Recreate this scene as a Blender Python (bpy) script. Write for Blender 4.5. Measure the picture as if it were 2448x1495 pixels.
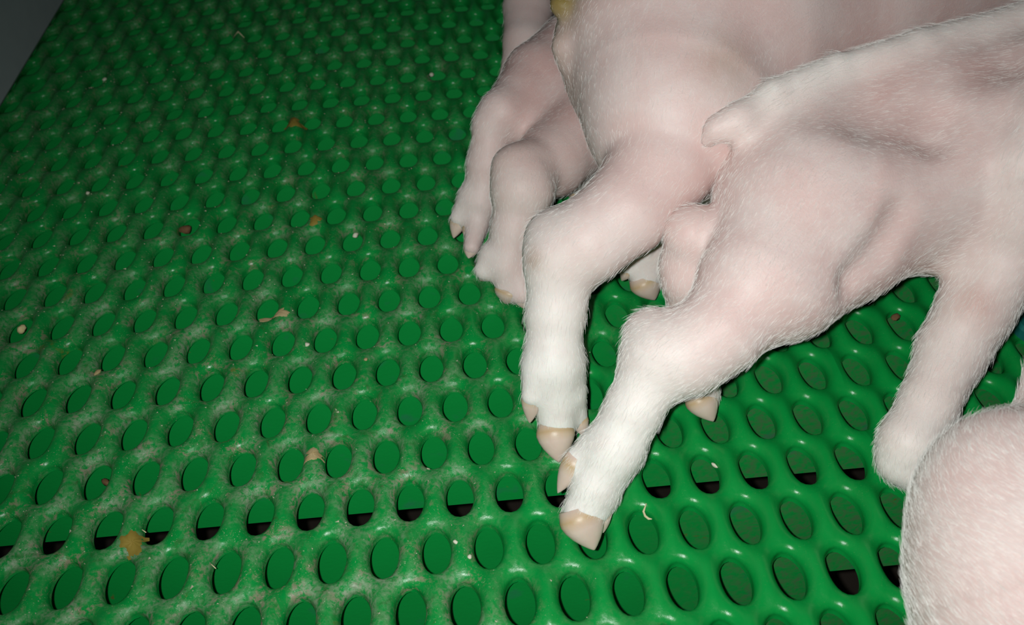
import bpy, math, random
import numpy as np
from mathutils import Vector, Matrix

random.seed(7)
rng = np.random.default_rng(11)
scene = bpy.context.scene
COL = scene.collection
for o in list(bpy.data.objects):
    bpy.data.objects.remove(o)

# ------------------------------------------------------------------ camera
cam_data = bpy.data.cameras.new('camera')
cam = bpy.data.objects.new('camera', cam_data)
COL.objects.link(cam)
cam.location = (1e-05, -0.24885, 0.3366)
cam.rotation_euler = (0.816115, 0.036158, -0.083914)
cam_data.sensor_width = 36.0
cam_data.lens = 32.9971
cam_data.clip_start = 0.01
cam_data.dof.use_dof = True
cam_data.dof.focus_distance = 0.43
cam_data.dof.aperture_fstop = 16.0
scene.camera = cam

# ------------------------------------------------------------------ light
world = bpy.data.worlds.new('barn_dark')
scene.world = world
world.use_nodes = True
wb = world.node_tree.nodes['Background']
wb.inputs['Color'].default_value = (0.75, 0.9, 1.0, 1)
wb.inputs['Strength'].default_value = 0.022

fl = bpy.data.lights.new('phone_flash', 'SPOT')
fl.energy = 7.0
fl.color = (0.97, 1.0, 0.98)
fl.shadow_soft_size = 0.0035
fl.spot_size = math.radians(104)
fl.spot_blend = 1.0
flo = bpy.data.objects.new('phone_flash', fl)
COL.objects.link(flo)
Rc = cam.rotation_euler.to_matrix()
flo.location = Vector(cam.location) + Rc @ Vector((-0.016, 0.004, 0.004))
aim = Vector((0.045, 0.05, 0.03))
flo.rotation_euler = (aim - flo.location).to_track_quat('-Z', 'Y').to_euler()

scene.view_settings.view_transform = 'Standard'
scene.view_settings.look = 'None'
scene.view_settings.gamma = 1.0
scene.view_settings.use_curve_mapping = False
scene.view_settings.exposure = 0.0


# ------------------------------------------------------------------ helpers
def mesh_np(name, verts, faces, mat, smooth=True, parent=None):
    me = bpy.data.meshes.new(name)
    verts = np.asarray(verts, dtype=np.float32)
    faces = np.asarray(faces, dtype=np.int32)
    nf, k = faces.shape
    me.vertices.add(len(verts))
    me.vertices.foreach_set('co', verts.ravel())
    me.loops.add(nf * k)
    me.loops.foreach_set('vertex_index', faces.ravel())
    me.polygons.add(nf)
    me.polygons.foreach_set('loop_start', np.arange(0, nf * k, k, dtype=np.int32))
    me.polygons.foreach_set('loop_total', np.full(nf, k, dtype=np.int32))
    if smooth:
        me.polygons.foreach_set('use_smooth', np.ones(nf, dtype=bool))
    me.update(calc_edges=True)
    me.validate()
    if mat:
        me.materials.append(mat)
    ob = bpy.data.objects.new(name, me)
    COL.objects.link(ob)
    if parent:
        ob.parent = parent
    return ob


def mesh_poly(name, verts, faces, mat, smooth=False, parent=None):
    me = bpy.data.meshes.new(name)
    me.from_pydata([tuple(map(float, v)) for v in verts], [], faces)
    me.update()
    if smooth:
        me.polygons.foreach_set('use_smooth', [True] * len(me.polygons))
    if mat:
        me.materials.append(mat)
    ob = bpy.data.objects.new(name, me)
    COL.objects.link(ob)
    if parent:
        ob.parent = parent
    return ob


def tag(o, label, cat, group=None, kind=None):
    if label:
        o['label'] = label
    if cat:
        o['category'] = cat
    if group:
        o['group'] = group
    if kind:
        o['kind'] = kind
    return o


def empty(name, loc):
    o = bpy.data.objects.new(name, None)
    o.empty_display_size = 0.02
    o.location = loc
    COL.objects.link(o)
    return o


class NT:
    """small helper around a material node tree"""
    def __init__(self, name):
        self.m = bpy.data.materials.new(name)
        self.m.use_nodes = True
        self.t = self.m.node_tree
        self.bsdf = self.t.nodes['Principled BSDF']

    def n(self, kind, **kw):
        nd = self.t.nodes.new(kind)
        for k, v in kw.items():
            if hasattr(nd, k) and not k.startswith('i_'):
                setattr(nd, k, v)
        return nd

    def link(self, a, b):
        self.t.links.new(a, b)

    def val(self, x, sock):
        if hasattr(x, 'is_output'):
            self.link(x, sock)
        else:
            sock.default_value = x

    def noise(self, scale, detail=4, rough=0.55, vec=None, dist=0.0):
        nd = self.n('ShaderNodeTexNoise')
        nd.inputs['Scale'].default_value = scale
        nd.inputs['Detail'].default_value = detail
        nd.inputs['Roughness'].default_value = rough
        nd.inputs['Distortion'].default_value = dist
        if vec is not None:
            self.link(vec, nd.inputs['Vector'])
        return nd.outputs['Fac']

    def ramp(self, fac, a, b, lo=0.0, hi=1.0):
        nd = self.n('ShaderNodeMapRange', interpolation_type='SMOOTHSTEP')
        self.val(fac, nd.inputs['Value'])
        nd.inputs['From Min'].default_value = a
        nd.inputs['From Max'].default_value = b
        nd.inputs['To Min'].default_value = lo
        nd.inputs['To Max'].default_value = hi
        return nd.outputs['Result']

    def math(self, op, a, b=0.0):
        nd = self.n('ShaderNodeMath', operation=op)
        self.val(a, nd.inputs[0])
        self.val(b, nd.inputs[1])
        return nd.outputs[0]

    def mix(self, fac, a, b):
        nd = self.n('ShaderNodeMix', data_type='RGBA')
        self.val(fac, nd.inputs[0])
        self.val(a, nd.inputs[6])
        self.val(b, nd.inputs[7])
        return nd.outputs[2]

    def pos(self):
        return self.n('ShaderNodeTexCoord').outputs['Object']

    def bump(self, h, strength, dist):
        nd = self.n('ShaderNodeBump')
        nd.inputs['Strength'].default_value = strength
        nd.inputs['Distance'].default_value = dist
        self.link(h, nd.inputs['Height'])
        self.link(nd.outputs['Normal'], self.bsdf.inputs['Normal'])


def rgba(r, g, b):
    return (r, g, b, 1.0)


# ------------------------------------------------------------------ materials
def floor_material():
    m = NT('green_floor_plastic')
    p = m.pos()
    sep = m.n('ShaderNodeSeparateXYZ')
    m.link(p, sep.inputs[0])
    # the animals have worn the right side clean; film of dry dung on the rest, thinned backwards to paint in far dimming
    side = m.math('ADD', sep.outputs['X'], m.math('MULTIPLY', m.math('SUBTRACT', m.noise(14, 2, .5, p), .5), 0.16))
    dirty = m.math('MULTIPLY', m.ramp(side, 0.075, -0.06), m.ramp(m.math('ADD', sep.outputs['Y'], m.math('MULTIPLY', m.noise(9, 3, .6, p), .12)), .08, .34, 1.0, .45))
    big = m.noise(55, 5, .62, p, .4)
    fine = m.noise(420, 6, .7, p, .3)
    speck = m.noise(1300, 3, .6, p)
    blot = m.math('MULTIPLY', m.ramp(big, .38, .66), m.ramp(fine, .36, .64))
    film = m.math('MULTIPLY', m.math('ADD', m.math('MULTIPLY', dirty, .92), .02), blot)
    base = m.mix(m.noise(30, 3, .5, p), rgba(.002, .225, .036), rgba(.0035, .29, .052))
    top = m.ramp(sep.outputs['Z'], -.0092, -.0076)
    valley = m.ramp(sep.outputs['Z'], .0000, -.0040, .35, 1.0)
    film = m.math('MULTIPLY', m.math('MULTIPLY', film, top), valley)
    c = m.mix(film, base, rgba(.28, .35, .235))
    dark = m.math('MULTIPLY', dirty, m.ramp(m.noise(120, 5, .6, p, .8), .55, .75))
    c = m.mix(m.math('MULTIPLY', dark, .55), c, rgba(.045, .085, .022))
    tan = m.math('MULTIPLY', m.ramp(m.noise(90, 6, .7, p, .5), .53, .62), m.math('MULTIPLY', m.ramp(fine, .42, .56), dirty))
    c = m.mix(m.math('MULTIPLY', m.math('MULTIPLY', tan, .8), m.math('MULTIPLY', top, valley)), c, rgba(.30, .235, .17))
    sp = m.math('MULTIPLY', m.math('MULTIPLY', m.ramp(speck, .62, .70), m.ramp(m.noise(75, 4, .6, p, .3), .42, .62, .12, .85)), m.math('ADD', m.math('MULTIPLY', dirty, .8), .06))
    c = m.mix(sp, c, rgba(.55, .55, .38))
    ochre = m.math('MULTIPLY', m.ramp(m.noise(38, 4, .6, p, .6), .66, .74), m.math('MULTIPLY', m.ramp(fine, .4, .6), dirty))
    c = m.mix(m.math('MULTIPLY', ochre, .7), c, rgba(.22, .17, .02))
    m.link(c, m.bsdf.inputs['Base Color'])
    m.link(m.ramp(film, 0, .8, .25, .42), m.bsdf.inputs['Roughness'])
    m.bsdf.inputs['Specular IOR Level'].default_value = .4
    h = m.math('ADD', m.math('MULTIPLY', fine, .6), m.math('MULTIPLY', film, .9))
    m.bump(h, .35, .0006)
    return m.m


def rib_material():
    m = NT('green_rib_plastic')
    p = m.pos()
    sep = m.n('ShaderNodeSeparateXYZ')
    m.link(p, sep.inputs[0])
    muck = m.math('MULTIPLY', m.ramp(sep.outputs['X'], .05, .13), m.ramp(m.noise(260, 5, .65, p, .5), .35, .7))
    c = m.mix(m.noise(40, 3, .5, p), rgba(.0015, .28, .044), rgba(.0025, .33, .056))
    c = m.mix(m.math('MULTIPLY', muck, .75), c, rgba(.09, .16, .075))
    blue = m.ramp(m.noise(60, 3, .5, p), .62, .75)
    c = m.mix(m.math('MULTIPLY', blue, .4), c, rgba(.03, .16, .12))
    br = m.ramp(m.noise(75, 3, .6, p, .4), .70, .76)
    c = m.mix(m.math('MULTIPLY', br, .7), c, rgba(.14, .10, .02))
    m.link(c, m.bsdf.inputs['Base Color'])
    m.bsdf.inputs['Roughness'].default_value = .5
    m.bump(m.noise(500, 4, .6, p), .2, .0004)
    return m.m


def plain(name, col, rough=.6, noise=None, col2=None, spec=.3):
    m = NT(name)
    if noise:
        c = m.mix(m.noise(noise, 5, .6, m.pos()), rgba(*col), rgba(*col2))
        m.link(c, m.bsdf.inputs['Base Color'])
    else:
        m.bsdf.inputs['Base Color'].default_value = rgba(*col)
    m.bsdf.inputs['Roughness'].default_value = rough
    m.bsdf.inputs['Specular IOR Level'].default_value = spec
    return m.m


def skin_material():
    m = NT('piglet_skin')
    p = m.pos()
    at = m.n('ShaderNodeAttribute', attribute_name='tint')
    sep = m.n('ShaderNodeSeparateColor')
    m.link(at.outputs['Color'], sep.inputs[0])
    w, pk, ye = sep.outputs[0], sep.outputs[1], sep.outputs[2]
    n1 = m.noise(32, 4, .55, p, .3)
    n2 = m.noise(110, 4, .6, p)
    c = m.mix(m.ramp(n1, .35, .68), rgba(.69, .53, .50), rgba(.73, .61, .58))
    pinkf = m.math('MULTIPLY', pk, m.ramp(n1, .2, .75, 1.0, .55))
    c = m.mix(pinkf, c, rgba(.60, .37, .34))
    c = m.mix(m.math('MULTIPLY', m.ramp(n2, .58, .75), .22), c, rgba(.60, .40, .40))
    whf = m.math('MULTIPLY', w, m.ramp(n2, .25, .6, .75, 1.0))
    c = m.mix(whf, c, rgba(.84, .82, .77))
    c = m.mix(m.math('MULTIPLY', ye, m.ramp(n2, .3, .55, .5, 1.0)), c, rgba(.22, .16, .035))
    m.link(c, m.bsdf.inputs['Base Color'])
    m.bsdf.inputs['Roughness'].default_value = .5
    m.bsdf.inputs['Specular IOR Level'].default_value = .28
    m.bsdf.inputs['Subsurface Weight'].default_value = .35
    m.bsdf.inputs['Subsurface Radius'].default_value = (1.0, .45, .33)
    m.bsdf.inputs['Subsurface Scale'].default_value = .003
    h = m.math('ADD', m.math('MULTIPLY', m.noise(260, 4, .6, p), .6), m.noise(900, 3, .6, p))
    m.bump(h, .25, .0005)
    return m.m


def hoof_material():
    m = NT('hoof_horn')
    p = m.pos()
    at = m.n('ShaderNodeAttribute', attribute_name='tint')
    sep = m.n('ShaderNodeSeparateColor')
    m.link(at.outputs['Color'], sep.inputs[0])
    c = m.mix(m.noise(160, 3, .5, p), rgba(.60, .45, .38), rgba(.72, .60, .50))
    c = m.mix(sep.outputs[2], c, rgba(.42, .27, .07))
    m.link(c, m.bsdf.inputs['Base Color'])
    m.bsdf.inputs['Roughness'].default_value = .42
    m.bsdf.inputs['Subsurface Weight'].default_value = .2
    m.bsdf.inputs['Subsurface Scale'].default_value = .002
    m.bump(m.noise(700, 3, .5, p), .2, .0003)
    return m.m


M_FLOOR = floor_material()
M_RIB = rib_material()
M_PIT = plain('dark_slurry', (.012, .009, .007), .5, 30, (.03, .022, .018))
M_WALL = plain('grey_pen_panel', (.36, .41, .43), .6, 60, (.45, .49, .51))
M_SKIN = skin_material()
M_HOOF = hoof_material()
M_HAIR = plain('white_down', (.86, .84, .80), .55, spec=.35)
M_PELLET = plain('feed_pellet', (.62, .52, .20), .8, 300, (.75, .68, .40))
M_CRUMB = plain('pale_crumb', (.72, .70, .58), .8, 400, (.6, .58, .42))
M_BROWN = plain('dry_dung', (.10, .045, .02), .85, 300, (.22, .13, .06))
M_FLAKE = plain('dry_flake', (.36, .24, .08), .8, 300, (.5, .42, .25))
M_OCHRE = plain('ochre_dung', (.20, .15, .015), .7, 250, (.34, .24, .05))
M_STRAW = plain('straw', (.62, .56, .34), .6)
M_GRIT = plain('grit', (.36, .33, .22), .8, 500, (.6, .56, .42))
M_TEAL = plain('teal_plastic', (.010, .13, .115), .45, 40, (.012, .16, .14))

# ------------------------------------------------------------------ floor
PX = 0.022                      # hole pitch along a row
QY = 0.026868                        # distance between rows (holes staggered)
OX = 8.6750
HA, HB = 0.0064, 0.0112         # hole half width, half length
J0, J1 = -9, 27
U0, U1 = -8, 33


def hole_xy(u, j):
    return (u - OX) * PX, j * QY


def near_holes(x, y):
    """distance-like measures to the closest holes (vectorised)"""
    jj = np.round(y / QY)
    best = np.full(x.shape, 9.0)
    soft = np.zeros(x.shape)
    for dj in (-1, 0, 1):
        j = jj + dj
        par = np.mod(j, 2) * 0.5
        uu = x / PX + OX
        ub = np.round(uu - par) + par
        for du in (-1, 0, 1):
            hx = (ub + du - OX) * PX
            hy = j * QY
            ex = (x - hx) / HA
            ey = (y - hy) / HB
            e = np.sqrt(ex * ex + ey * ey) + 1e-9
            # distance to ellipse edge, first order
            g = np.sqrt((ex / HA) ** 2 + (ey / HB) ** 2) / e + 1e-9
            s = (e - 1.0) / g
            best = np.minimum(best, s)
            soft += np.exp(-np.square(np.maximum(e - .6, 0)) / .9)
    return best, soft


RF = 0.0036


def floor_h(x, y):
    x = np.asarray(x, float)
    y = np.asarray(y, float)
    s, soft = near_holes(x, y)
    t = np.clip(s / RF, 0, 1)
    h = -0.0028 * (1 - np.sqrt(np.clip(1 - (1 - t) ** 2, 0, 1)))
    h = h - 0.0072 * (soft - .45)
    return h


def build_floor():
    NXE, NYE = 8, 10
    peri = []
    for k in range(NXE):
        peri.append((-.5 + k / NXE, -.5))
    for k in range(NYE):
        peri.append((.5, -.5 + k / NYE))
    for k in range(NXE):
        peri.append((.5 - k / NXE, .5))
    for k in range(NYE):
        peri.append((-.5, .5 - k / NYE))
    peri = np.array(peri) * np.array([PX, QY])
    ang = np.arctan2(peri[:, 1] / HB, peri[:, 0] / HA)
    ring0 = np.stack([HA * np.cos(ang), HB * np.sin(ang)], 1)
    ts = [0, .05, .13, .25, .42, .65, 1.0]
    rings = [ring0 * (1 - t) + peri * t for t in ts]
    n = len(peri)
    wall = [ring0 * 1.0, ring0 * .99, ring0 * .965]     # inner walls going down
    pts2 = np.concatenate(wall[::-1] + rings[0:1] + rings[1:])
    nr = len(wall) + len(rings)
    down = np.concatenate([np.full(n, -.0026), np.full(n, -.0014), np.full(n, -.0003)] + [np.zeros(n)] * len(rings))
    iswall = down < 0
    f = []
    for r in range(nr - 1):
        for k in range(n):
            k2 = (k + 1) % n
            f.append((r * n + k, r * n + k2, (r + 1) * n + k2, (r + 1) * n + k))
    f = np.array(f)
    V, F = [], []
    off = 0
    for j in range(J0, J1 + 1):
        par = .5 if j % 2 else 0.0
        for ui in range(U0, U1 + 1):
            hx, hy = hole_xy(ui + par, j)
            if hx < -.335:
                continue
            jit = 1 + .03 * rng.standard_normal()
            p = pts2.copy()
            p[:, 0] += hx
            p[:, 1] += hy
            V.append(np.column_stack([p, down]))
            F.append(f + off)
            off += len(p)
    V = np.concatenate(V)
    F = np.concatenate(F)
    # weld shared border vertices
    edge_h = floor_h(V[:, 0], V[:, 1])
    V[:, 2] += edge_h
    key = np.round(V / 2e-5).astype(np.int64)
    _, idx, inv = np.unique(key, axis=0, return_index=True, return_inverse=True)
    V = V[idx]
    F = inv.ravel()[F]
    ok = np.array([len(set(q)) == 4 for q in F])
    F = F[ok]
    fo = mesh_np('floor', V, F[:, ::-1] if False else F, M_FLOOR)
    tag(fo, 'green plastic slatted floor with rows of staggered oval holes', None, kind='structure')
    x0, x1 = (U0 - OX) * PX, (U1 + 1 - OX) * PX
    x0 = -.34
    for j in range(J0, J1 + 1):
        yb = j * QY + HB + .0001
        ztop, depth = -.0090, .066
        if j % 5 == 0:
            depth = .0282
        if j % 5 == 1:
            depth = .0355
        segs = [(x0, x1, depth)]
        if j % 5 == 3:
            yb += .0030
            ztop = -.0118
        if j == -2:
            segs = [(x0, .1365, depth), (.1365, x1, .031)]
        for (a, b, d) in segs:
            v = [(a, yb, ztop), (b, yb, ztop), (b, yb + .0026, ztop), (a, yb + .0026, ztop),
                 (a, yb + .0002, -d), (b, yb + .0002, -d), (b, yb + .0024, -d), (a, yb + .0024, -d)]
            fc = [(0, 1, 5, 4), (1, 2, 6, 5), (2, 3, 7, 6), (3, 0, 4, 7), (0, 3, 2, 1), (4, 5, 6, 7)]
            mesh_poly('rib', v, fc, M_RIB, parent=fo)
    # slurry pit below
    v = [(-.6, -.3, -.16), (1, -.3, -.16), (1, 1, -.16), (-.6, 1, -.16)]
    po = mesh_poly('floor_pit', v, [(0, 1, 2, 3)], M_PIT)
    tag(po, 'dark slurry pit below the slatted floor', None, kind='structure')
    return fo


FLOOR = build_floor()


def build_wall():
    # pen panel with a small foot lip and rounded lower edge
    x = -.3235
    prof = [(x, .001), (x, .62), (x - .03, .62), (x - .03, .001)]
    prof = [(x - .0015, .0005), (x, .003), (x, .60), (x - .004, .606), (x - .026, .606), (x - .03, .60), (x - .03, .0005)]
    y0, y1 = -.35, .95
    v = [(px, y0, pz) for px, pz in prof] + [(px, y1, pz) for px, pz in prof]
    n = len(prof)
    f = [(k, (k + 1) % n, n + (k + 1) % n, n + k) for k in range(n)] + [tuple(range(n))[::-1], tuple(range(n, 2 * n))]
    w = mesh_poly('wall_left', v, f, M_WALL)
    tag(w, 'dull grey pen wall panel at the upper left', None, kind='structure')


build_wall()


# ------------------------------------------------------------------ piglets: implicit surfaces
def smin(a, b, k):
    h = np.maximum(k - np.abs(a - b), 0.0) / k
    return np.minimum(a, b) - h * h * k * .25


def seg_dist(P, a, b):
    pa = P - a[:3]
    ba = b[:3] - a[:3]
    L = float(ba @ ba) + 1e-12
    t = np.clip((pa @ ba) / L, 0, 1)
    d = np.linalg.norm(pa - t[..., None] * ba, axis=-1)
    return d - (a[3] + t * (b[3] - a[3]))


class Body:
    def __init__(self):
        self.segs = []          # (a, b, k, tint, fur, sub)
        self.chains = []        # (indices of segs, k, sub)
        self.spots = []         # (centre and radius, tint) skin marks and painted shade

    def chain(self, pts, k=.012, tint=(0, 0, 0), fur=.005, tint2=None, sub=False):
        pts = [np.array(p, float) for p in pts]
        n = max(1, len(pts) - 1)
        tint = np.array(tint, float)
        t2 = tint if tint2 is None else np.array(tint2, float)
        ids = []
        for i in range(len(pts) - 1):
            w = i / max(1, n - 1) if n > 1 else 0
            ids.append(len(self.segs))
            self.segs.append((pts[i], pts[i + 1], k, tint * (1 - w) + t2 * w, fur * .85, sub))
        self.chains.append((ids, k, sub))
        return self

    def spot(self, c, tint):
        self.spots.append((np.array(c, float), np.array(tint, float)))

    def chain_dist(self, P, ids):
        d = None
        for i in ids:
            e = seg_dist(P, self.segs[i][0], self.segs[i][1])
            d = e if d is None else smin(d, e, .0035)
        return d

    def field(self, P):
        D = np.full(P.shape[:-1], 1.0)
        for ids, k, sub in self.chains:
            d = self.chain_dist(P, ids)
            D = -smin(-D, d, k) if sub else smin(D, d, k)
        return D

    def mesh(self, h):
        lo = np.min([np.minimum(s[0][:3] - s[0][3], s[1][:3] - s[1][3]) for s in self.segs if not s[5]], axis=0) - 4 * h
        hi = np.max([np.maximum(s[0][:3] + s[0][3], s[1][:3] + s[1][3]) for s in self.segs if not s[5]], axis=0) + 4 * h
        n = np.ceil((hi - lo) / h).astype(int) + 1
        D = np.full(n, 1.0, dtype=np.float32)
        ax = [lo[i] + h * np.arange(n[i]) for i in range(3)]
        for ids, k, sub in self.chains:
            mg = k + 3 * h
            ends = np.array([e for q in ids for e in self.segs[q][:2]])
            l2 = (ends[:, :3] - ends[:, 3:]).min(0) - mg
            h2 = (ends[:, :3] + ends[:, 3:]).max(0) + mg
            i0 = np.clip(np.floor((l2 - lo) / h).astype(int), 0, n - 1)
            i1 = np.clip(np.ceil((h2 - lo) / h).astype(int) + 1, 1, n)
            sl = tuple(slice(i0[i], i1[i]) for i in range(3))
            G = np.stack(np.meshgrid(ax[0][sl[0]], ax[1][sl[1]], ax[2][sl[2]], indexing='ij'), -1).astype(np.float32)
            d = self.chain_dist(G, ids)
            if sub:
                D[sl] = -smin(-D[sl], d, k)
            else:
                D[sl] = smin(D[sl], d, k)
        # naive surface nets
        ins = D < 0
        c = [ins[i:n[0] - 1 + i, j:n[1] - 1 + j, l:n[2] - 1 + l] for i in (0, 1) for j in (0, 1) for l in (0, 1)]
        allin = np.logical_and.reduce(c)
        anyin = np.logical_or.reduce(c)
        mask = anyin & ~allin
        cells = np.argwhere(mask)
        idmap = np.full(mask.shape, -1, dtype=np.int64)
        idmap[mask] = np.arange(len(cells))
        acc = np.zeros((len(cells), 3))
        cnt = np.zeros(len(cells))
        corners = [(i, j, l) for i in (0, 1) for j in (0, 1) for l in (0, 1)]
        for A in corners:
            for B in corners:
                if sum(abs(A[q] - B[q]) for q in range(3)) == 1 and A < B:
                    va = D[cells[:, 0] + A[0], cells[:, 1] + A[1], cells[:, 2] + A[2]].astype(float)
                    vb = D[cells[:, 0] + B[0], cells[:, 1] + B[1], cells[:, 2] + B[2]].astype(float)
                    cr = (va < 0) != (vb < 0)
                    t = np.where(cr, va / np.where(cr, va - vb, 1), 0)
                    pt = np.array(A) + t[:, None] * (np.array(B) - np.array(A))
                    acc += np.where(cr[:, None], pt, 0)
                    cnt += cr
        V = lo + h * (cells + acc / cnt[:, None])
        quads = []
        for axis in range(3):
            u, v = [(1, 2), (2, 0), (0, 1)][axis]
            s0 = [slice(None)] * 3
            s1 = [slice(None)] * 3
            s0[axis] = slice(0, -1)
            s1[axis] = slice(1, None)
            x = ins[tuple(s0)] != ins[tuple(s1)]
            e = np.argwhere(x)
            e = e[(e[:, u] > 0) & (e[:, v] > 0) & (e[:, u] < n[u] - 1) & (e[:, v] < n[v] - 1)]
            fl = ins[e[:, 0], e[:, 1], e[:, 2]]
            du = np.zeros(3, int)
            dv = np.zeros(3, int)
            du[u] = 1
            dv[v] = 1
            q = np.stack([idmap[tuple((e - du - dv).T)], idmap[tuple((e - dv).T)], idmap[tuple(e.T)], idmap[tuple((e - du).T)]], 1)
            q[~fl] = q[~fl][:, ::-1]
            quads.append(q)
        F = np.concatenate(quads)
        F = F[(F >= 0).all(1)]
        # pull the vertices onto the exact surface
        for _ in range(2):
            d = self.field(V)
            g = self.grad(V)
            V = V - np.clip(d, -h, h)[:, None] * g
        return V, F

    def grad(self, V, e=4e-4):
        g = np.stack([self.field(V + np.eye(3)[i] * e) - self.field(V - np.eye(3)[i] * e) for i in range(3)], 1)
        return g / (np.linalg.norm(g, axis=1, keepdims=True) + 1e-9)

    def attrs(self, V):
        S = [s for s in self.segs if not s[5]]
        d = np.stack([seg_dist(V, s[0], s[1]) for s in S], 1)
        w = np.exp(-(d - d.min(1, keepdims=True)) / .006)
        w /= w.sum(1, keepdims=True)
        tint = w @ np.array([s[3] for s in S])
        for c, t in self.spots:
            g = np.exp(-(np.linalg.norm(V - c[:3], axis=1) / c[3]) ** 2)[:, None]
            tint = tint * (1 - g) + t * g
        dirs = np.array([(s[1] - s[0])[:3] / (np.linalg.norm((s[1] - s[0])[:3]) + 1e-9) for s in S])
        fur = w @ np.array([s[4] for s in S])
        return tint, w @ dirs, fur


def set_tint(ob, tint):
    at = ob.data.attributes.new('tint', 'FLOAT_COLOR', 'POINT')
    c = np.ones((len(tint), 4), dtype=np.float32)
    c[:, :3] = np.clip(tint, 0, 1)
    at.data.foreach_set('color', c.ravel())


def add_coat(body, V, F, parent, count, seed):
    r = np.random.default_rng(seed)
    A, B, C, Dq = V[F[:, 0]], V[F[:, 1]], V[F[:, 2]], V[F[:, 3]]
    area = np.linalg.norm(np.cross(C - A, Dq - B), axis=1)
    pick = r.choice(len(F), size=count, p=area / area.sum())
    u, v = r.random(count)[:, None], r.random(count)[:, None]
    P = (A[pick] * (1 - u) + B[pick] * u) * (1 - v) + (Dq[pick] * (1 - u) + C[pick] * u) * v
    n = body.grad(P)
    tint, dr, fur = body.attrs(P)
    dr = dr + r.normal(0, .16, dr.shape)
    tan = dr - (dr * n).sum(1, keepdims=True) * n
    tan /= np.linalg.norm(tan, axis=1, keepdims=True) + 1e-9
    L = fur * r.uniform(.5, 1.25, count)
    lift = r.uniform(.15, .5, count)
    k = 4
    pts = np.zeros((count, k, 3))
    for i in range(k):
        t = i / (k - 1)
        pts[:, i] = P + tan * (L * t)[:, None] + n * (L * lift * (t - .45 * t * t) - .0001)[:, None]
    cu = bpy.data.hair_curves.new('coat')
    cu.add_curves([k] * count)
    cu.attributes['position'].data.foreach_set('vector', pts.astype(np.float32).ravel()) if 'position' in cu.attributes else cu.position_data.foreach_set('vector', pts.astype(np.float32).ravel())
    rad = np.tile(np.array([.000036, .000034, .000028, .000010], dtype=np.float32), count)
    ra = cu.attributes.get('radius') or cu.attributes.new('radius', 'FLOAT', 'POINT')
    ra.data.foreach_set('value', rad)
    cu.materials.append(M_HAIR)
    ob = bpy.data.objects.new('coat', cu)
    COL.objects.link(ob)
    ob.parent = parent
    ob['kind'] = 'stuff'
    return ob


def add_hoof(parent, a, b, name='hoof', yellow=.9, flat=.8, label=None):
    """horn cap from the hair line a (x,y,z,r) to the tip b (x,y,z)"""
    a = np.array(a, float)
    b = np.array(b, float)
    ax = b[:3] - a[:3]
    L = np.linalg.norm(ax)
    ax /= L
    up = np.array([0, 0, 1.0])
    sd = np.cross(ax, up)
    if np.linalg.norm(sd) < .1:
        sd = np.array([1.0, 0, 0])
    sd /= np.linalg.norm(sd)
    nu = np.cross(sd, ax)
    N = 20
    ts = [-.30, -.02, .10, .3, .52, .74, .9, .985]
    rs = [.86, 1.01, 1.02, .92, .73, .46, .22, .06]
    V, T = [], []
    for t, q in zip(ts, rs):
        # front wall straight, the sole side rounder
        for k in range(N):
            an = 2 * math.pi * k / N
            c, s = math.cos(an), math.sin(an)
            x = c * q * a[3]
            y = s * q * a[3] * flat
            y += -.10 * a[3] * (1 - t) * (s < 0) * abs(s)
            V.append(a[:3] + ax * L * t + sd * x + nu * y)
            T.append((0, 0, yellow * max(0, 1 - abs(t - .02) / .13)))
    V.append(a[:3] + ax * L)
    T.append((0, 0, 0))
    V.append(a[:3] - ax * L * .3)
    T.append((0, 0, 0))
    f = []
    R = len(ts)
    for r_ in range(R - 1):
        for k in range(N):
            k2 = (k + 1) % N
            f.append((r_ * N + k, r_ * N + k2, (r_ + 1) * N + k2, (r_ + 1) * N + k))
    for k in range(N):
        f.append(((R - 1) * N + k, (R - 1) * N + (k + 1) % N, R * N))
        f.append(((k + 1) % N, k, R * N + 1))
    ob = mesh_poly(name, V, f, M_HOOF, smooth=True, parent=parent)
    set_tint(ob, np.array(T))
    if label:
        ob['label'] = label
    return ob


def finish(name, label, body, voxel, hairs, hooves, seed, clear=()):
    V, F = body.mesh(voxel)
    root = empty('piglet', (0, 0, 0))
    low = V[V[:, 2] < V[:, 2].min() + .01]
    base = np.array([low[:, 0].mean(), low[:, 1].mean(), 0.0])
    root.location = base
    tag(root, label, 'piglet', 'piglets crowding together on the green floor')
    Vl = V - base
    ob = mesh_np('body', Vl, F, M_SKIN, parent=root)
    tint, _, _ = body.attrs(V)
    set_tint(ob, tint)
    coat = add_coat(body, V, F, root, hairs, seed)
    coat.location = -Vector(base)
    for hv in hooves:
        h = add_hoof(root, *hv[:2], **(hv[2] if len(hv) > 2 else {}))
        h.location = -Vector(base)
    return root


SKIN = (0, .25, 0)
PINK = (0, .8, 0)
WHITE = (.9, 0, 0)
MID = (.35, .2, 0)

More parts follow.
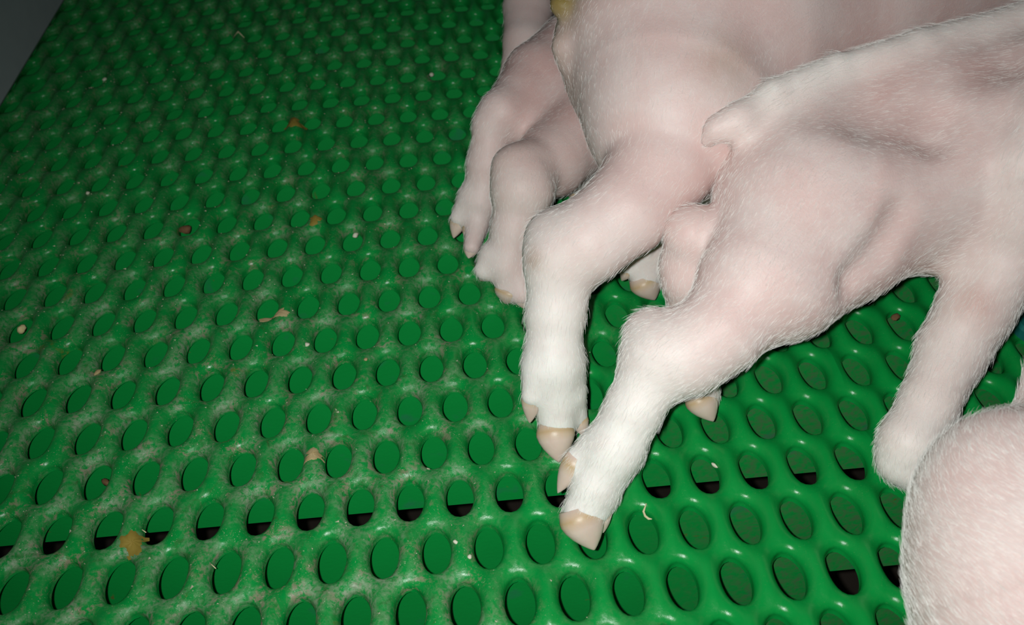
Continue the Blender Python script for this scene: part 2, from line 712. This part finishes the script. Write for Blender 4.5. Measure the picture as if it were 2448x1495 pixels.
# ---- the piglet in the middle, hind leg stretched back towards the viewer
b = Body()
b.chain([(0.3337,0.0833,0.0950,0.0561), (0.2574,0.0880,0.0900,0.0538), (0.2109,0.0907,0.0880,0.0496), (0.1612,0.0748,0.0880,0.0413), (0.1411,0.0782,0.0920,0.0293)], .03, SKIN, .005)
b.chain([(0.3450,0.0930,0.1470,0.0070), (0.2480,0.1180,0.1420,0.0062), (0.1998,0.1098,0.1370,0.0061), (0.1612,0.1017,0.1330,0.0061), (0.1314,0.0907,0.1290,0.0063), (0.1128,0.0817,0.1240,0.0059)], .009, (.75,0,0), .008)
b.chain([(0.1144,0.0815,0.1250,0.0052), (0.1052,0.0805,0.1220,0.0044), (0.1023,0.0808,0.1170,0.0033)], .006, SKIN, .003)          # tail
b.chain([(0.1542,0.0799,0.0940,0.0348), (0.1359,0.0574,0.0900,0.0315), (0.1157,0.0309,0.0800,0.0243), (0.0973,0.0151,0.0700,0.0175), (0.0826,0.0105,0.0620,0.0152)], .018, SKIN, .005)
b.chain([(0.1697,0.0675,0.0880,0.0217), (0.1568,0.0495,0.0760,0.0197), (0.1321,0.0331,0.0740,0.0191)], .02, SKIN, .005)           # stifle
b.chain([(0.0826,0.0105,0.0620,0.0152), (0.0736,0.0119,0.0600,0.0150), (0.0600,-0.0014,0.0440,0.0113), (0.0515,-0.0096,0.0310,0.0106)], .010, (.55, .1, 0), .006, WHITE)
b.chain([(0.0692,0.0235,0.0640,0.0073), (0.0714,0.0138,0.0600,0.0102)], .012, MID, .006)                                    # point of the hock
b.chain([(0.0515,-0.0096,0.0310,0.0106), (0.0421,-0.0187,0.0190,0.0090), (0.0369,-0.0246,0.0100,0.0088)], .008, WHITE, .006)
b.chain([(0.0512,-0.0128,0.0240,0.0073), (0.0463,-0.0197,0.0140,0.0056), (0.0434,-0.0245,0.0100,0.0047)], .004, WHITE, .005)
b.chain([(0.0441,-0.0069,0.0300,0.0069), (0.0352,-0.0100,0.0250,0.0052)], .004, WHITE, .004)                               # dewclaw toe
# near front leg, lifted and blurred by its movement
b.chain([(0.2538,0.0627,0.1050,0.0281), (0.2364,0.0468,0.0880,0.0197), (0.2261,0.0393,0.0720,0.0157), (0.2130,0.0293,0.0540,0.0151), (0.2035,0.0202,0.0400,0.0145), (0.1878,0.0007,0.0300,0.0117), (0.1753,-0.0130,0.0220,0.0116), (0.1717,-0.0174,0.0140,0.0085)], .014, (.15,.3,0), .006, (.5,.1,0))
b.chain([(0.1745,-0.0160,0.0160,0.0081), (0.1815,-0.0260,0.0080,0.0063)], .010, WHITE, .005)
b.chain([(0.2582,0.0887,0.1390,0.0150), (0.2350,0.0624,0.1280,0.0145), (0.2266,0.0500,0.1140,0.0142), (0.2313,0.0453,0.0940,0.0173)], .008, MID, .006)             # shoulder fold
b.chain([(0.2689,0.0668,0.0500,0.0214), (0.2365,0.0759,0.0460,0.0087), (0.2301,0.0811,0.0340,0.0069), (0.2418,0.0834,0.0120,0.0063)], .01, SKIN, .005)   # far front leg
# neck and head beyond the right edge of the view
b.chain([(0.3268,0.0764,0.1000,0.0439), (0.3703,0.0624,0.1050,0.0373), (0.4169,0.0616,0.0950,0.0272), (0.4483,0.0592,0.0850,0.0156)], .03, SKIN, .005)
b.chain([(0.3395,0.0673,0.1400,0.0101), (0.3387,0.0656,0.1200,0.0122), (0.3514,0.0631,0.1000,0.0072)], .008, PINK, .004)
b.chain([(0.3350,0.0940,0.0950,0.0500), (0.2500,0.1070,0.0880,0.0440), (0.2080,0.1050,0.0870,0.0420), (0.1700,0.1000,0.0860,0.0340)], .02, SKIN, .005)   # far side of the trunk
# far hind leg
b.chain([(0.1412,0.0672,0.0820,0.0164), (0.1145,0.0576,0.0830,0.0125), (0.0937,0.0584,0.0850,0.0114), (0.0936,0.0556,0.0670,0.0115), (0.0953,0.0505,0.0400,0.0098), (0.0989,0.0394,0.0210,0.0088), (0.1002,0.0346,0.0090,0.0081)], .004, SKIN, .005, MID)
b.chain([(0.0922,0.0571,0.0690,0.0102), (0.0932,0.0544,0.0640,0.0110)], .006, (0, .6, 0), .003)
# flank hollow behind the hip, furrow beside the spine
b.chain([(0.1437,0.0740,0.1391,0.0050), (0.1696,0.0795,0.1389,0.0058), (0.1964,0.0802,0.1433,0.0057), (0.2239,0.0853,0.1458,0.0051)], .018, SKIN, .004, sub=True)
b.chain([(0.1893,0.0707,0.1328,0.0027), (0.1925,0.0665,0.1293,0.0027), (0.1900,0.0625,0.1241,0.0020)], .012, SKIN, .004, sub=True)
b.chain([(0.1676,0.0675,0.1356,0.0060), (0.1861,0.0620,0.1344,0.0063)], .03, SKIN, .004, sub=True)
b.chain([(0.1698,0.0323,0.1057,0.0033), (0.1620,0.0251,0.0954,0.0040), (0.1492,0.0192,0.0870,0.0026)], .012, SKIN, .004, sub=True)
b.chain([(0.2233,0.0678,0.1410,0.0023), (0.2135,0.0583,0.1333,0.0023), (0.2060,0.0511,0.1260,0.0016)], .008, SKIN, .004, sub=True)
b.spot((0.1825,0.0768,0.1317,0.0188), (0, 1, 0))
b.spot((0.2160,0.0838,0.1468,0.0186), (0, .9, 0))
b.spot((0.1371,0.1054,0.1200,0.0110), (.1, .5, 0))
b.spot((0.2060,0.0222,0.0661,0.0087), (0, .8, .12))  # pinkish brown shade of the leg's hollow, painted into the skin
b.spot((0.0901,0.0550,0.0876,0.0070), (0, .9, 0))
PB = [((0.0355,-0.0273,0.0100,0.0096), (0.0395,-0.0379,0.0010,0.0002)[:3]), ((0.0437,-0.0259,0.0090,0.0045), (0.0442,-0.0308,0.0020,0.0002)[:3]),
      ((0.0336,-0.0116,0.0250,0.0048), (0.0269,-0.0168,0.0130,0.0002)[:3], dict(name='dewclaw')),
      ((0.0991,0.0316,0.0090,0.0081), (0.1039,0.0237,0.0010,0.0002)[:3]), ((0.1813,-0.0277,0.0080,0.0063), (0.1849,-0.0330,0.0010,0.0002)[:3]),
      ((0.2424,0.0824,0.0100,0.0063), (0.2453,0.0798,0.0020,0.0002)[:3])]
finish('piglet', 'middle piglet with short curled tail, near hind leg stretched back on its hoof', b, .0020, 60000, PB, 1)

# ---- the big piglet at the top, cut by the upper edge
b = Body()
b.chain([(0.4390,0.3509,0.1213,0.0882), (0.2933,0.2680,0.1203,0.0811), (0.1944,0.2240,0.1194,0.0735), (0.1330,0.1854,0.1190,0.0607), (0.1085,0.1762,0.1196,0.0556)], .04, SKIN, .005)
b.chain([(0.1222,0.1759,0.1200,0.0525), (0.1104,0.1550,0.1073,0.0491), (0.0988,0.1212,0.1050,0.0427), (0.0861,0.0920,0.0970,0.0230), (0.0675,0.0746,0.0870,0.0193), (0.0502,0.0667,0.0790,0.0164)], .03, SKIN, .005)
b.chain([(0.0502,0.0667,0.0790,0.0164), (0.0397,0.0659,0.0720,0.0154), (0.0342,0.0508,0.0520,0.0129), (0.0314,0.0376,0.0340,0.0119)], .010, MID, .006, WHITE)
b.chain([(0.0341,0.0744,0.0780,0.0085), (0.0362,0.0641,0.0720,0.0113)], .012, (.3, .3, .1), .007)
b.chain([(0.0314,0.0376,0.0340,0.0119), (0.0313,0.0306,0.0210,0.0099), (0.0312,0.0224,0.0090,0.0083)], .008, WHITE, .006)
b.chain([(0.0250,0.0333,0.0340,0.0077), (0.0209,0.0273,0.0260,0.0050)], .004, WHITE, .004)
b.chain([(0.0383,0.0387,0.0320,0.0067), (0.0399,0.0317,0.0200,0.0051), (0.0422,0.0269,0.0080,0.0038)], .006, WHITE, .004)
b.chain([(0.0553,0.1687,0.1233,0.0040), (0.0513,0.1597,0.1223,0.0036), (0.0527,0.1579,0.1175,0.0028)], .012, (.1, .2, .22), .003)
b.chain([(0.0645,0.1958,0.1410,0.0094), (0.0546,0.1764,0.1402,0.0072), (0.0512,0.1686,0.1391,0.0053)], .006, (0, .1, 1.0), .0015)
b.chain([(0.2027,0.2615,0.0720,0.0499), (0.1253,0.1362,0.0800,0.0185), (0.1018,0.1214,0.0500,0.0117), (0.0947,0.1220,0.0260,0.0100), (0.0897,0.1172,0.0120,0.0092)], .012, SKIN, .005, MID)
b.chain([(0.0866,0.1220,0.0240,0.0074), (0.0798,0.1165,0.0180,0.0043)], .006, WHITE, .004)
b.chain([(0.3750,0.2681,0.0298,0.0348), (0.2995,0.1713,0.0500,0.0137), (0.3061,0.1742,0.0200,0.0110), (0.3089,0.1744,0.0080,0.0097)], .012, SKIN, .005)
b.chain([(0.4602,0.2887,0.0271,0.0359), (0.3828,0.1767,0.0500,0.0139), (0.3999,0.1872,0.0200,0.0112), (0.4039,0.1871,0.0080,0.0099)], .012, SKIN, .005)
b.chain([(0.4390,0.3509,0.1213,0.0722), (0.5382,0.3809,0.1293,0.0608), (0.6066,0.3714,0.1227,0.0414), (0.6469,0.3604,0.1132,0.0235)], .03, SKIN, .005)
b.spot((0.0515,0.1658,0.1420,0.0066), (0, 0, 1.0))
b.spot((0.1122,0.1010,0.1405,0.0140), (0, .45, .22))
b.spot((0.0255,0.0571,0.0790,0.0050), (0, .2, .4))
b.spot((0.1026,0.0709,0.1051,0.0194), (0, .5, 0))
PA = [((0.0302,0.0191,0.0090,0.0086), (0.0304,0.0083,0.0010,0.0002)[:3]), ((0.0421,0.0257,0.0080,0.0040), (0.0435,0.0214,0.0010,0.0002)[:3]),
      ((0.0206,0.0265,0.0250,0.0046), (0.0190,0.0223,0.0130,0.0002)[:3], dict(name='dewclaw')),
      ((0.0888,0.1140,0.0100,0.0092), (0.0933,0.1083,0.0010,0.0002)[:3]), ((0.0793,0.1161,0.0170,0.0041), (0.0764,0.1155,0.0100,0.0002)[:3], dict(name='dewclaw')),
      ((0.3074,0.1712,0.0080,0.0097), (0.3081,0.1677,0.0010,0.0002)[:3]), ((0.4020,0.1839,0.0080,0.0099), (0.4028,0.1801,0.0010,0.0002)[:3])]
finish('piglet', 'large pale piglet cut by the top edge, rump to the left, stained tail stump', b, .0022, 60000, PA, 2)

# ---- piglet behind, two hind legs at the left; deeper pink tints carry its shade
b = Body()
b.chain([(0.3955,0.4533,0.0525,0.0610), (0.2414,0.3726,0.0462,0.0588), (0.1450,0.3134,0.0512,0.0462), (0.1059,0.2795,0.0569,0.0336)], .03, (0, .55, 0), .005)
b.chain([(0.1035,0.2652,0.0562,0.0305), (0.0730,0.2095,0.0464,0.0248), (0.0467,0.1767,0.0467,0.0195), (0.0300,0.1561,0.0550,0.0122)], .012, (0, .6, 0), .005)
b.chain([(0.0294,0.1594,0.0560,0.0122), (0.0291,0.1486,0.0490,0.0152), (0.0224,0.1383,0.0330,0.0118), (0.0170,0.1279,0.0180,0.0101)], .008, (.2, .45, 0), .005)
b.chain([(0.0216,0.1553,0.0600,0.0065), (0.0226,0.1472,0.0520,0.0078)], .010, (.1, .1, .35), .004)
b.chain([(0.0195,0.1310,0.0180,0.0097), (0.0178,0.1203,0.0070,0.0075)], .005, (.2, .45, 0), .004)
b.chain([(0.0097,0.1316,0.0200,0.0075), (0.0058,0.1277,0.0150,0.0057)], .005, WHITE, .004)
b.chain([(0.0245,0.1259,0.0160,0.0066), (0.0243,0.1145,0.0070,0.0053)], .005, (.2, .45, 0), .004)
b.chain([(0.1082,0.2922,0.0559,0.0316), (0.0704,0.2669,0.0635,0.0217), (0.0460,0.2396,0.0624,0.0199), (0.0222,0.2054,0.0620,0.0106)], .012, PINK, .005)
b.chain([(0.0222,0.2054,0.0620,0.0106), (0.0156,0.2022,0.0560,0.0093), (0.0124,0.1923,0.0380,0.0110), (0.0067,0.1820,0.0200,0.0099), (0.0027,0.1775,0.0090,0.0071)], .008, (.2, .45, 0), .005)
b.chain([(0.0015,0.1840,0.0220,0.0071), (-0.0059,0.1786,0.0120,0.0052)], .005, WHITE, .004)
b.chain([(0.0036,0.1722,0.0100,0.0066), (-0.0002,0.1601,0.0050,0.0047)], .005, (.2, .45, 0), .004)
b.chain([(0.1792,0.3341,0.0384,0.0311), (0.1222,0.2691,0.0175,0.0150), (0.0774,0.1928,0.0400,0.0075), (0.0692,0.1990,0.0180,0.0056), (0.0638,0.2025,0.0080,0.0047)], .010, WHITE, .005)
b.chain([(0.0859,0.2507,0.0544,0.0275), (0.0604,0.2276,0.0504,0.0175), (0.0387,0.2110,0.0491,0.0138)], .012, (0, .6, 0), .005)
PC = [((0.0169,0.1180,0.0070,0.0075), (0.0149,0.1150,0.0010,0.0002)[:3]), ((0.0242,0.1140,0.0060,0.0053), (0.0242,0.1103,0.0010,0.0002)[:3]),
      ((0.0053,0.1273,0.0140,0.0049), (0.0027,0.1259,0.0090,0.0002)[:3], dict(name='dewclaw')),
      ((0.0021,0.1718,0.0090,0.0069), (0.0015,0.1606,0.0020,0.0002)[:3]), ((-0.0068,0.1775,0.0100,0.0048), (-0.0102,0.1727,0.0020,0.0002)[:3], dict(name='dewclaw')),
      ((-0.0007,0.1595,0.0040,0.0042), (-0.0026,0.1549,0.0010,0.0002)[:3]), ((0.0633,0.2022,0.0070,0.0045), (0.0605,0.2033,0.0010,0.0003)[:3])]
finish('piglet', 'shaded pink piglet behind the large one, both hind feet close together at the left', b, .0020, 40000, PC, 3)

# ---- farthest piglet, only a hind leg peeping out
b = Body()
b.chain([(0.0877,1.1279,0.1693,0.0849), (0.0882,0.8708,0.1004,0.0830), (0.0936,0.6424,0.0623,0.0711), (0.0945,0.5264,0.0559,0.0542)], .03, SKIN, .005)
b.chain([(0.0950,0.5035,0.0608,0.0429), (0.0724,0.4068,0.0590,0.0254), (0.0508,0.3498,0.0527,0.0163), (0.0456,0.3217,0.0430,0.0138), (0.0361,0.3001,0.0283,0.0093), (0.0377,0.3046,0.0069,0.0084), (0.0371,0.2666,0.0080,0.0070)], .012, (.15, .35, 0), .006)
PE = [((0.0369,0.2642,0.0080,0.0064), (0.0368,0.2653,0.0010,0.0003)[:3])]
finish('piglet', 'farthest piglet, only a dim hairy hind leg showing at the top', b, .0026, 14000, PE, 4)

# ---- nearest piglet, back and rump filling the lower right corner
b = Body()
b.chain([(0.2750,-0.1500,0.0570,0.0560), (0.2060,-0.1210,0.0530,0.0530), (0.1851,-0.1017,0.0501,0.0486), (0.1834,-0.0856,0.0554,0.0383)], .03, SKIN, .006)
b.chain([(0.1842,-0.0708,0.0610,0.0268), (0.2002,-0.0590,0.0598,0.0194)], .03, MID, .008)
b.chain([(0.2072,-0.0450,0.0605,0.0092), (0.2069,-0.0310,0.0680,0.0066), (0.2078,-0.0244,0.0722,0.0056)], .015, SKIN, .005)
b.chain([(0.2350,-0.1450,0.0400,0.0300), (0.2700,-0.2000,0.0220,0.0170), (0.2980,-0.2120,0.0120,0.0100), (0.3220,-0.2140,0.0085,0.0085)], .012, SKIN, .005)
b.chain([(0.2750,-0.1500,0.0570,0.0480), (0.3400,-0.1700,0.0600,0.0400), (0.3800,-0.1800,0.0560,0.0260), (0.4050,-0.1860,0.0500,0.0160)], .03, SKIN, .005)
PF = [((0.3250,-0.2140,0.0085,0.0082), (0.3430,-0.2145,0.0060))]
finish('piglet', 'nearest piglet, plump furry rump filling the lower right corner', b, .0022, 60000, PF, 5)


# ------------------------------------------------------------------ small things on the floor
def on_floor(p, lift=0.0):
    x, y = p[0], p[1]
    return Vector((x, y, float(floor_h(x, y)) + lift))


def lump(name, p, mat, stretch=(1, 1, .7), seed=0, lift=None):
    r = np.random.default_rng(seed)
    import bmesh
    bm = bmesh.new()
    bmesh.ops.create_icosphere(bm, subdivisions=2, radius=1.0)
    ph = r.uniform(0, 6, 6)
    for v in bm.verts:
        c = v.co
        k = 1 + .18 * math.sin(3 * c.x + ph[0]) * math.sin(2.6 * c.y + ph[1]) + .12 * math.sin(5 * c.z + ph[2] + 3 * c.x)
        v.co = Vector((c.x * k * stretch[0], c.y * k * stretch[1], c.z * k * stretch[2])) * p[3]
    me = bpy.data.meshes.new(name)
    bm.to_mesh(me)
    bm.free()
    me.polygons.foreach_set('use_smooth', [True] * len(me.polygons))
    me.materials.append(mat)
    o = bpy.data.objects.new(name, me)
    o.location = on_floor(p, p[3] * stretch[2] * .7 if lift is None else lift)
    o.rotation_euler = (0, 0, r.uniform(0, 6))
    COL.objects.link(o)
    return o


def strand(name, pts, rad, mat):
    V, f = [], []
    N = 6
    P = [on_floor(p, .0012) for p in pts]
    for i, c in enumerate(P):
        d = (P[min(i + 1, len(P) - 1)] - P[max(i - 1, 0)]).normalized()
        s = d.cross(Vector((0, 0, 1))).normalized()
        u = s.cross(d)
        q = rad * (1 if 0 < i < len(P) - 1 else .35)
        for k in range(N):
            a = 2 * math.pi * k / N
            V.append(c + (s * math.cos(a) + u * math.sin(a)) * q)
    for i in range(len(P) - 1):
        for k in range(N):
            f.append((i * N + k, i * N + (k + 1) % N, (i + 1) * N + (k + 1) % N, (i + 1) * N + k))
    f.append(tuple(range(N))[::-1])
    f.append(tuple(range((len(P) - 1) * N, len(P) * N)))
    return mesh_poly(name, V, f, mat, smooth=True)


def smear(name, p, mat, seed, sx=1.0, sy=1.0):
    """thin crust lying on the wavy floor, ragged outline"""
    r = np.random.default_rng(seed)
    R = p[3]
    N, K = 28, 6
    ph = r.uniform(0, 6.3, 5)
    V, f = [], []
    for i in range(K + 1):
        for k in range(N):
            a = 2 * math.pi * k / N
            rad = R * (1 + .25 * math.sin(2 * a + ph[0]) + .2 * math.sin(3 * a + ph[1]) + .16 * math.sin(7 * a + ph[2]))
            q = i / K
            x = p[0] + rad * q * math.cos(a) * sx
            y = p[1] + rad * q * math.sin(a) * sy
            V.append((x, y, float(floor_h(x, y)) + .0005 * (1 - q ** 3) + .00015 * math.sin(9 * a + 5 * q) - .0001 * (q > .99)))
    for i in range(K):
        for k in range(N):
            f.append((i * N + k, (i + 1) * N + k, (i + 1) * N + (k + 1) % N, i * N + (k + 1) % N))
    return mesh_poly(name, V, f, mat, smooth=True)


CR = 'crumbs scattered on the green floor'
tag(lump('feed_pellet', (-0.2446,0.1340,0.0000,0.0025), M_PELLET, (1, .9, .9), 1), 'round pale yellow feed pellet at the left edge', 'pellet', CR)
tag(lump('crumb', (-0.0680,0.1933,0.0000,0.0020), M_CRUMB, (1.2, .8, .7), 2), 'pale crumb at the rim of a hole left of the piglets', 'crumb', CR)
tag(lump('crumb', (-0.0191,0.3769,0.0000,0.0018), M_CRUMB, (1, 1, .8), 3), 'tiny white crumb far back, left of the farthest piglet', 'crumb', CR)
tag(lump('crumb', (-0.2595,0.3969,0.0000,0.0015), M_CRUMB, (1, 1, .8), 4), 'tiny white crumb at the upper left near the wall', 'crumb', CR)
tag(lump('crumb', (-0.0173,-0.0263,0.0000,0.0010), M_CRUMB, (1.3, .9, .7), 5), 'cream crumb between holes near the bottom, left of the two', 'crumb', CR)
tag(lump('crumb', (-0.0118,-0.0339,0.0000,0.0010), M_CRUMB, (1, 1, .7), 6), 'white crumb between holes near the bottom, right of the two', 'crumb', CR)
tag(lump('crumb', (-0.2366,0.2515,0.0000,0.0013), M_CRUMB, (1, 1, .7), 7), 'pale crumb beside the left rows, below the wall', 'crumb', CR)
tag(lump('crumb', (-0.0886,0.0997,0.0000,0.0013), M_CRUMB, (1, 1, .7), 8), 'white crumb on a ridge in the centre left', 'crumb', CR)
tag(lump('crumb', (-0.0579,0.0843,0.0000,0.0010), M_FLAKE, (1, 1, .7), 9), 'tan crumb beside a hole left of the front hoof', 'crumb', CR)
tag(lump('crumb', (-0.1935,0.0929,0.0000,0.0015), M_FLAKE, (1.4, .8, .6), 10), 'small tan crumb below two oval holes at the left', 'crumb', CR)
tag(lump('dung_lump', (-0.1718,0.2146,0.0000,0.0038), M_BROWN, (1, .8, .6), 11, lift=-.001), 'dark brown dung lump stuck in a hole at the upper left', 'dung')
tag(lump('dung_lump', (-0.1766,0.0276,0.0000,0.0025), M_BROWN, (.5, 1.2, .6), 12, lift=-.002), 'reddish brown dung bit in a hole at the lower left', 'dung')
tag(lump('dung_lump', (0.2160,0.0877,0.0000,0.0028), M_BROWN, (1.1, .7, .5), 13), 'small brown dung bit under the belly of the middle piglet', 'dung')
tag(smear('dung_flake', (-0.0806,0.0268,0.0000,0.0050), M_FLAKE, 14, 1, .6), 'dry tan dung flake beside a hole left of centre', 'dung')
tag(smear('dung_smear', (-0.1546,-0.0111,0.0000,0.0060), M_OCHRE, 15, 1, .8), 'ochre dung smear at the lower left by the dark gaps', 'dung')
tag(smear('dung_smear', (-0.1143,0.3175,0.0000,0.0074), M_OCHRE, 16, 1.1, .7), 'ochre dung smear far back left of the piglets', 'dung')
tag(smear('dung_smear', (-0.0919,0.2057,0.0000,0.0040), M_OCHRE, 17, 1, .8), 'small ochre dung smear above a hole in the middle rows', 'dung')
tag(smear('dung_smear', (-0.1079,0.1264,0.0000,0.0058), M_FLAKE, 18, 1.3, .5), 'long tan dung crust below a hole in the centre left', 'dung')
tag(strand('straw_bit', [(0.0655,-0.0151,0.0000,0.0007), (0.0641,-0.0171,0.0000,0.0007), (0.0645,-0.0193,0.0000,0.0007), (0.0657,-0.0208,0.0000,0.0007), (0.0670,-0.0213,0.0000,0.0007)], .0006, M_STRAW), 'curled pale straw bit at a hole right of the front hoof', 'straw')
tag(strand('straw_bit', [(-0.1529,-0.0031,0.0000,0.0007), (-0.1511,-0.0043,0.0000,0.0007)], .0007, M_STRAW), 'short pale straw bit at the rim of a dark gap, lower left', 'straw')
tag(strand('straw_bit', [(-0.1200,-0.0238,0.0000,0.0007), (-0.1180,-0.0256,0.0000,0.0007)], .0007, M_STRAW), 'short white straw bit at a hole near the bottom left', 'straw')
tag(strand('straw_bit', [(-0.1748,0.4575,0.0000,0.0013), (-0.1687,0.4558,0.0000,0.0013), (-0.1643,0.4516,0.0000,0.0013)], .0007, M_STRAW), 'thin straw bit far back on the dim floor', 'straw')
tag(lump('crumb', (0.1003,0.0043,0.0000,0.0015), M_CRUMB, (.5, 1.3, .6), 20), 'pale long crumb at a hole right of the middle piglet foot', 'crumb', CR)

# teal plate seen between the legs at the right edge
tp = np.array((0.2689,0.0671,0.0040,0.0002)[:3])
pv, pf = [], []
outl = []
for (cx, cy, a0) in ((.014, .014, 180), (.106, .014, 270), (.106, .106, 0), (.014, .106, 90)):
    for k in range(6):
        a = math.radians(a0 + k * 18)
        outl.append((cx + .014 * math.cos(a), cy + .014 * math.sin(a)))
NO = len(outl)
for (ins, z) in ((.0, .0), (.0, .005), (.0015, .0065)):
    for (x, y) in outl:
        pv.append((tp[0] - .004 + (x - .06) * (1 - ins / .06) + .06, tp[1] - .016 + (y - .06) * (1 - ins / .06) + .06, z))
for r_ in range(2):
    for k in range(NO):
        pf.append((r_ * NO + k, r_ * NO + (k + 1) % NO, (r_ + 1) * NO + (k + 1) % NO, (r_ + 1) * NO + k))
pf.append(tuple(range(NO))[::-1])
pf.append(tuple(range(2 * NO, 3 * NO)))
tag(mesh_poly('floor_plate', pv, pf, M_TEAL), 'teal plastic plate at the right edge behind the lifted front leg', 'plate')


# fine grit and bristles over the dirty side of the floor
def grit(n):
    r = np.random.default_rng(5)
    V, F = [], []
    tet = np.array([(1, 1, 1), (1, -1, -1), (-1, 1, -1), (-1, -1, 1)], float) * .58
    for i in range(n):
        x = min(r.uniform(-.30, .06), r.uniform(-.30, .16))
        y = r.uniform(-.11, .42)
        if float(near_holes(np.array([x]), np.array([y]))[0][0]) < .0008 and True:
            continue
        z = float(floor_h(x, y))
        s = r.uniform(.0002, .0005) * (1.6 if r.random() < .12 else 1)
        a = r.uniform(0, 6.3)
        st = np.array([r.uniform(1, 2.2), r.uniform(.6, 1), .7])
        R = np.array([[math.cos(a), -math.sin(a), 0], [math.sin(a), math.cos(a), 0], [0, 0, 1]])
        q = (tet * st * s) @ R.T + np.array([x, y, z + s * .3])
        o = len(V)
        V.extend(q)
        F.extend([(o, o + 1, o + 2), (o, o + 3, o + 1), (o, o + 2, o + 3), (o + 1, o + 3, o + 2)])
    ob = mesh_poly('floor_grit', V, F, M_GRIT)
    tag(ob, 'pale grit and dry dung dust over the left of the floor', 'grit', kind='stuff')


grit(1900)
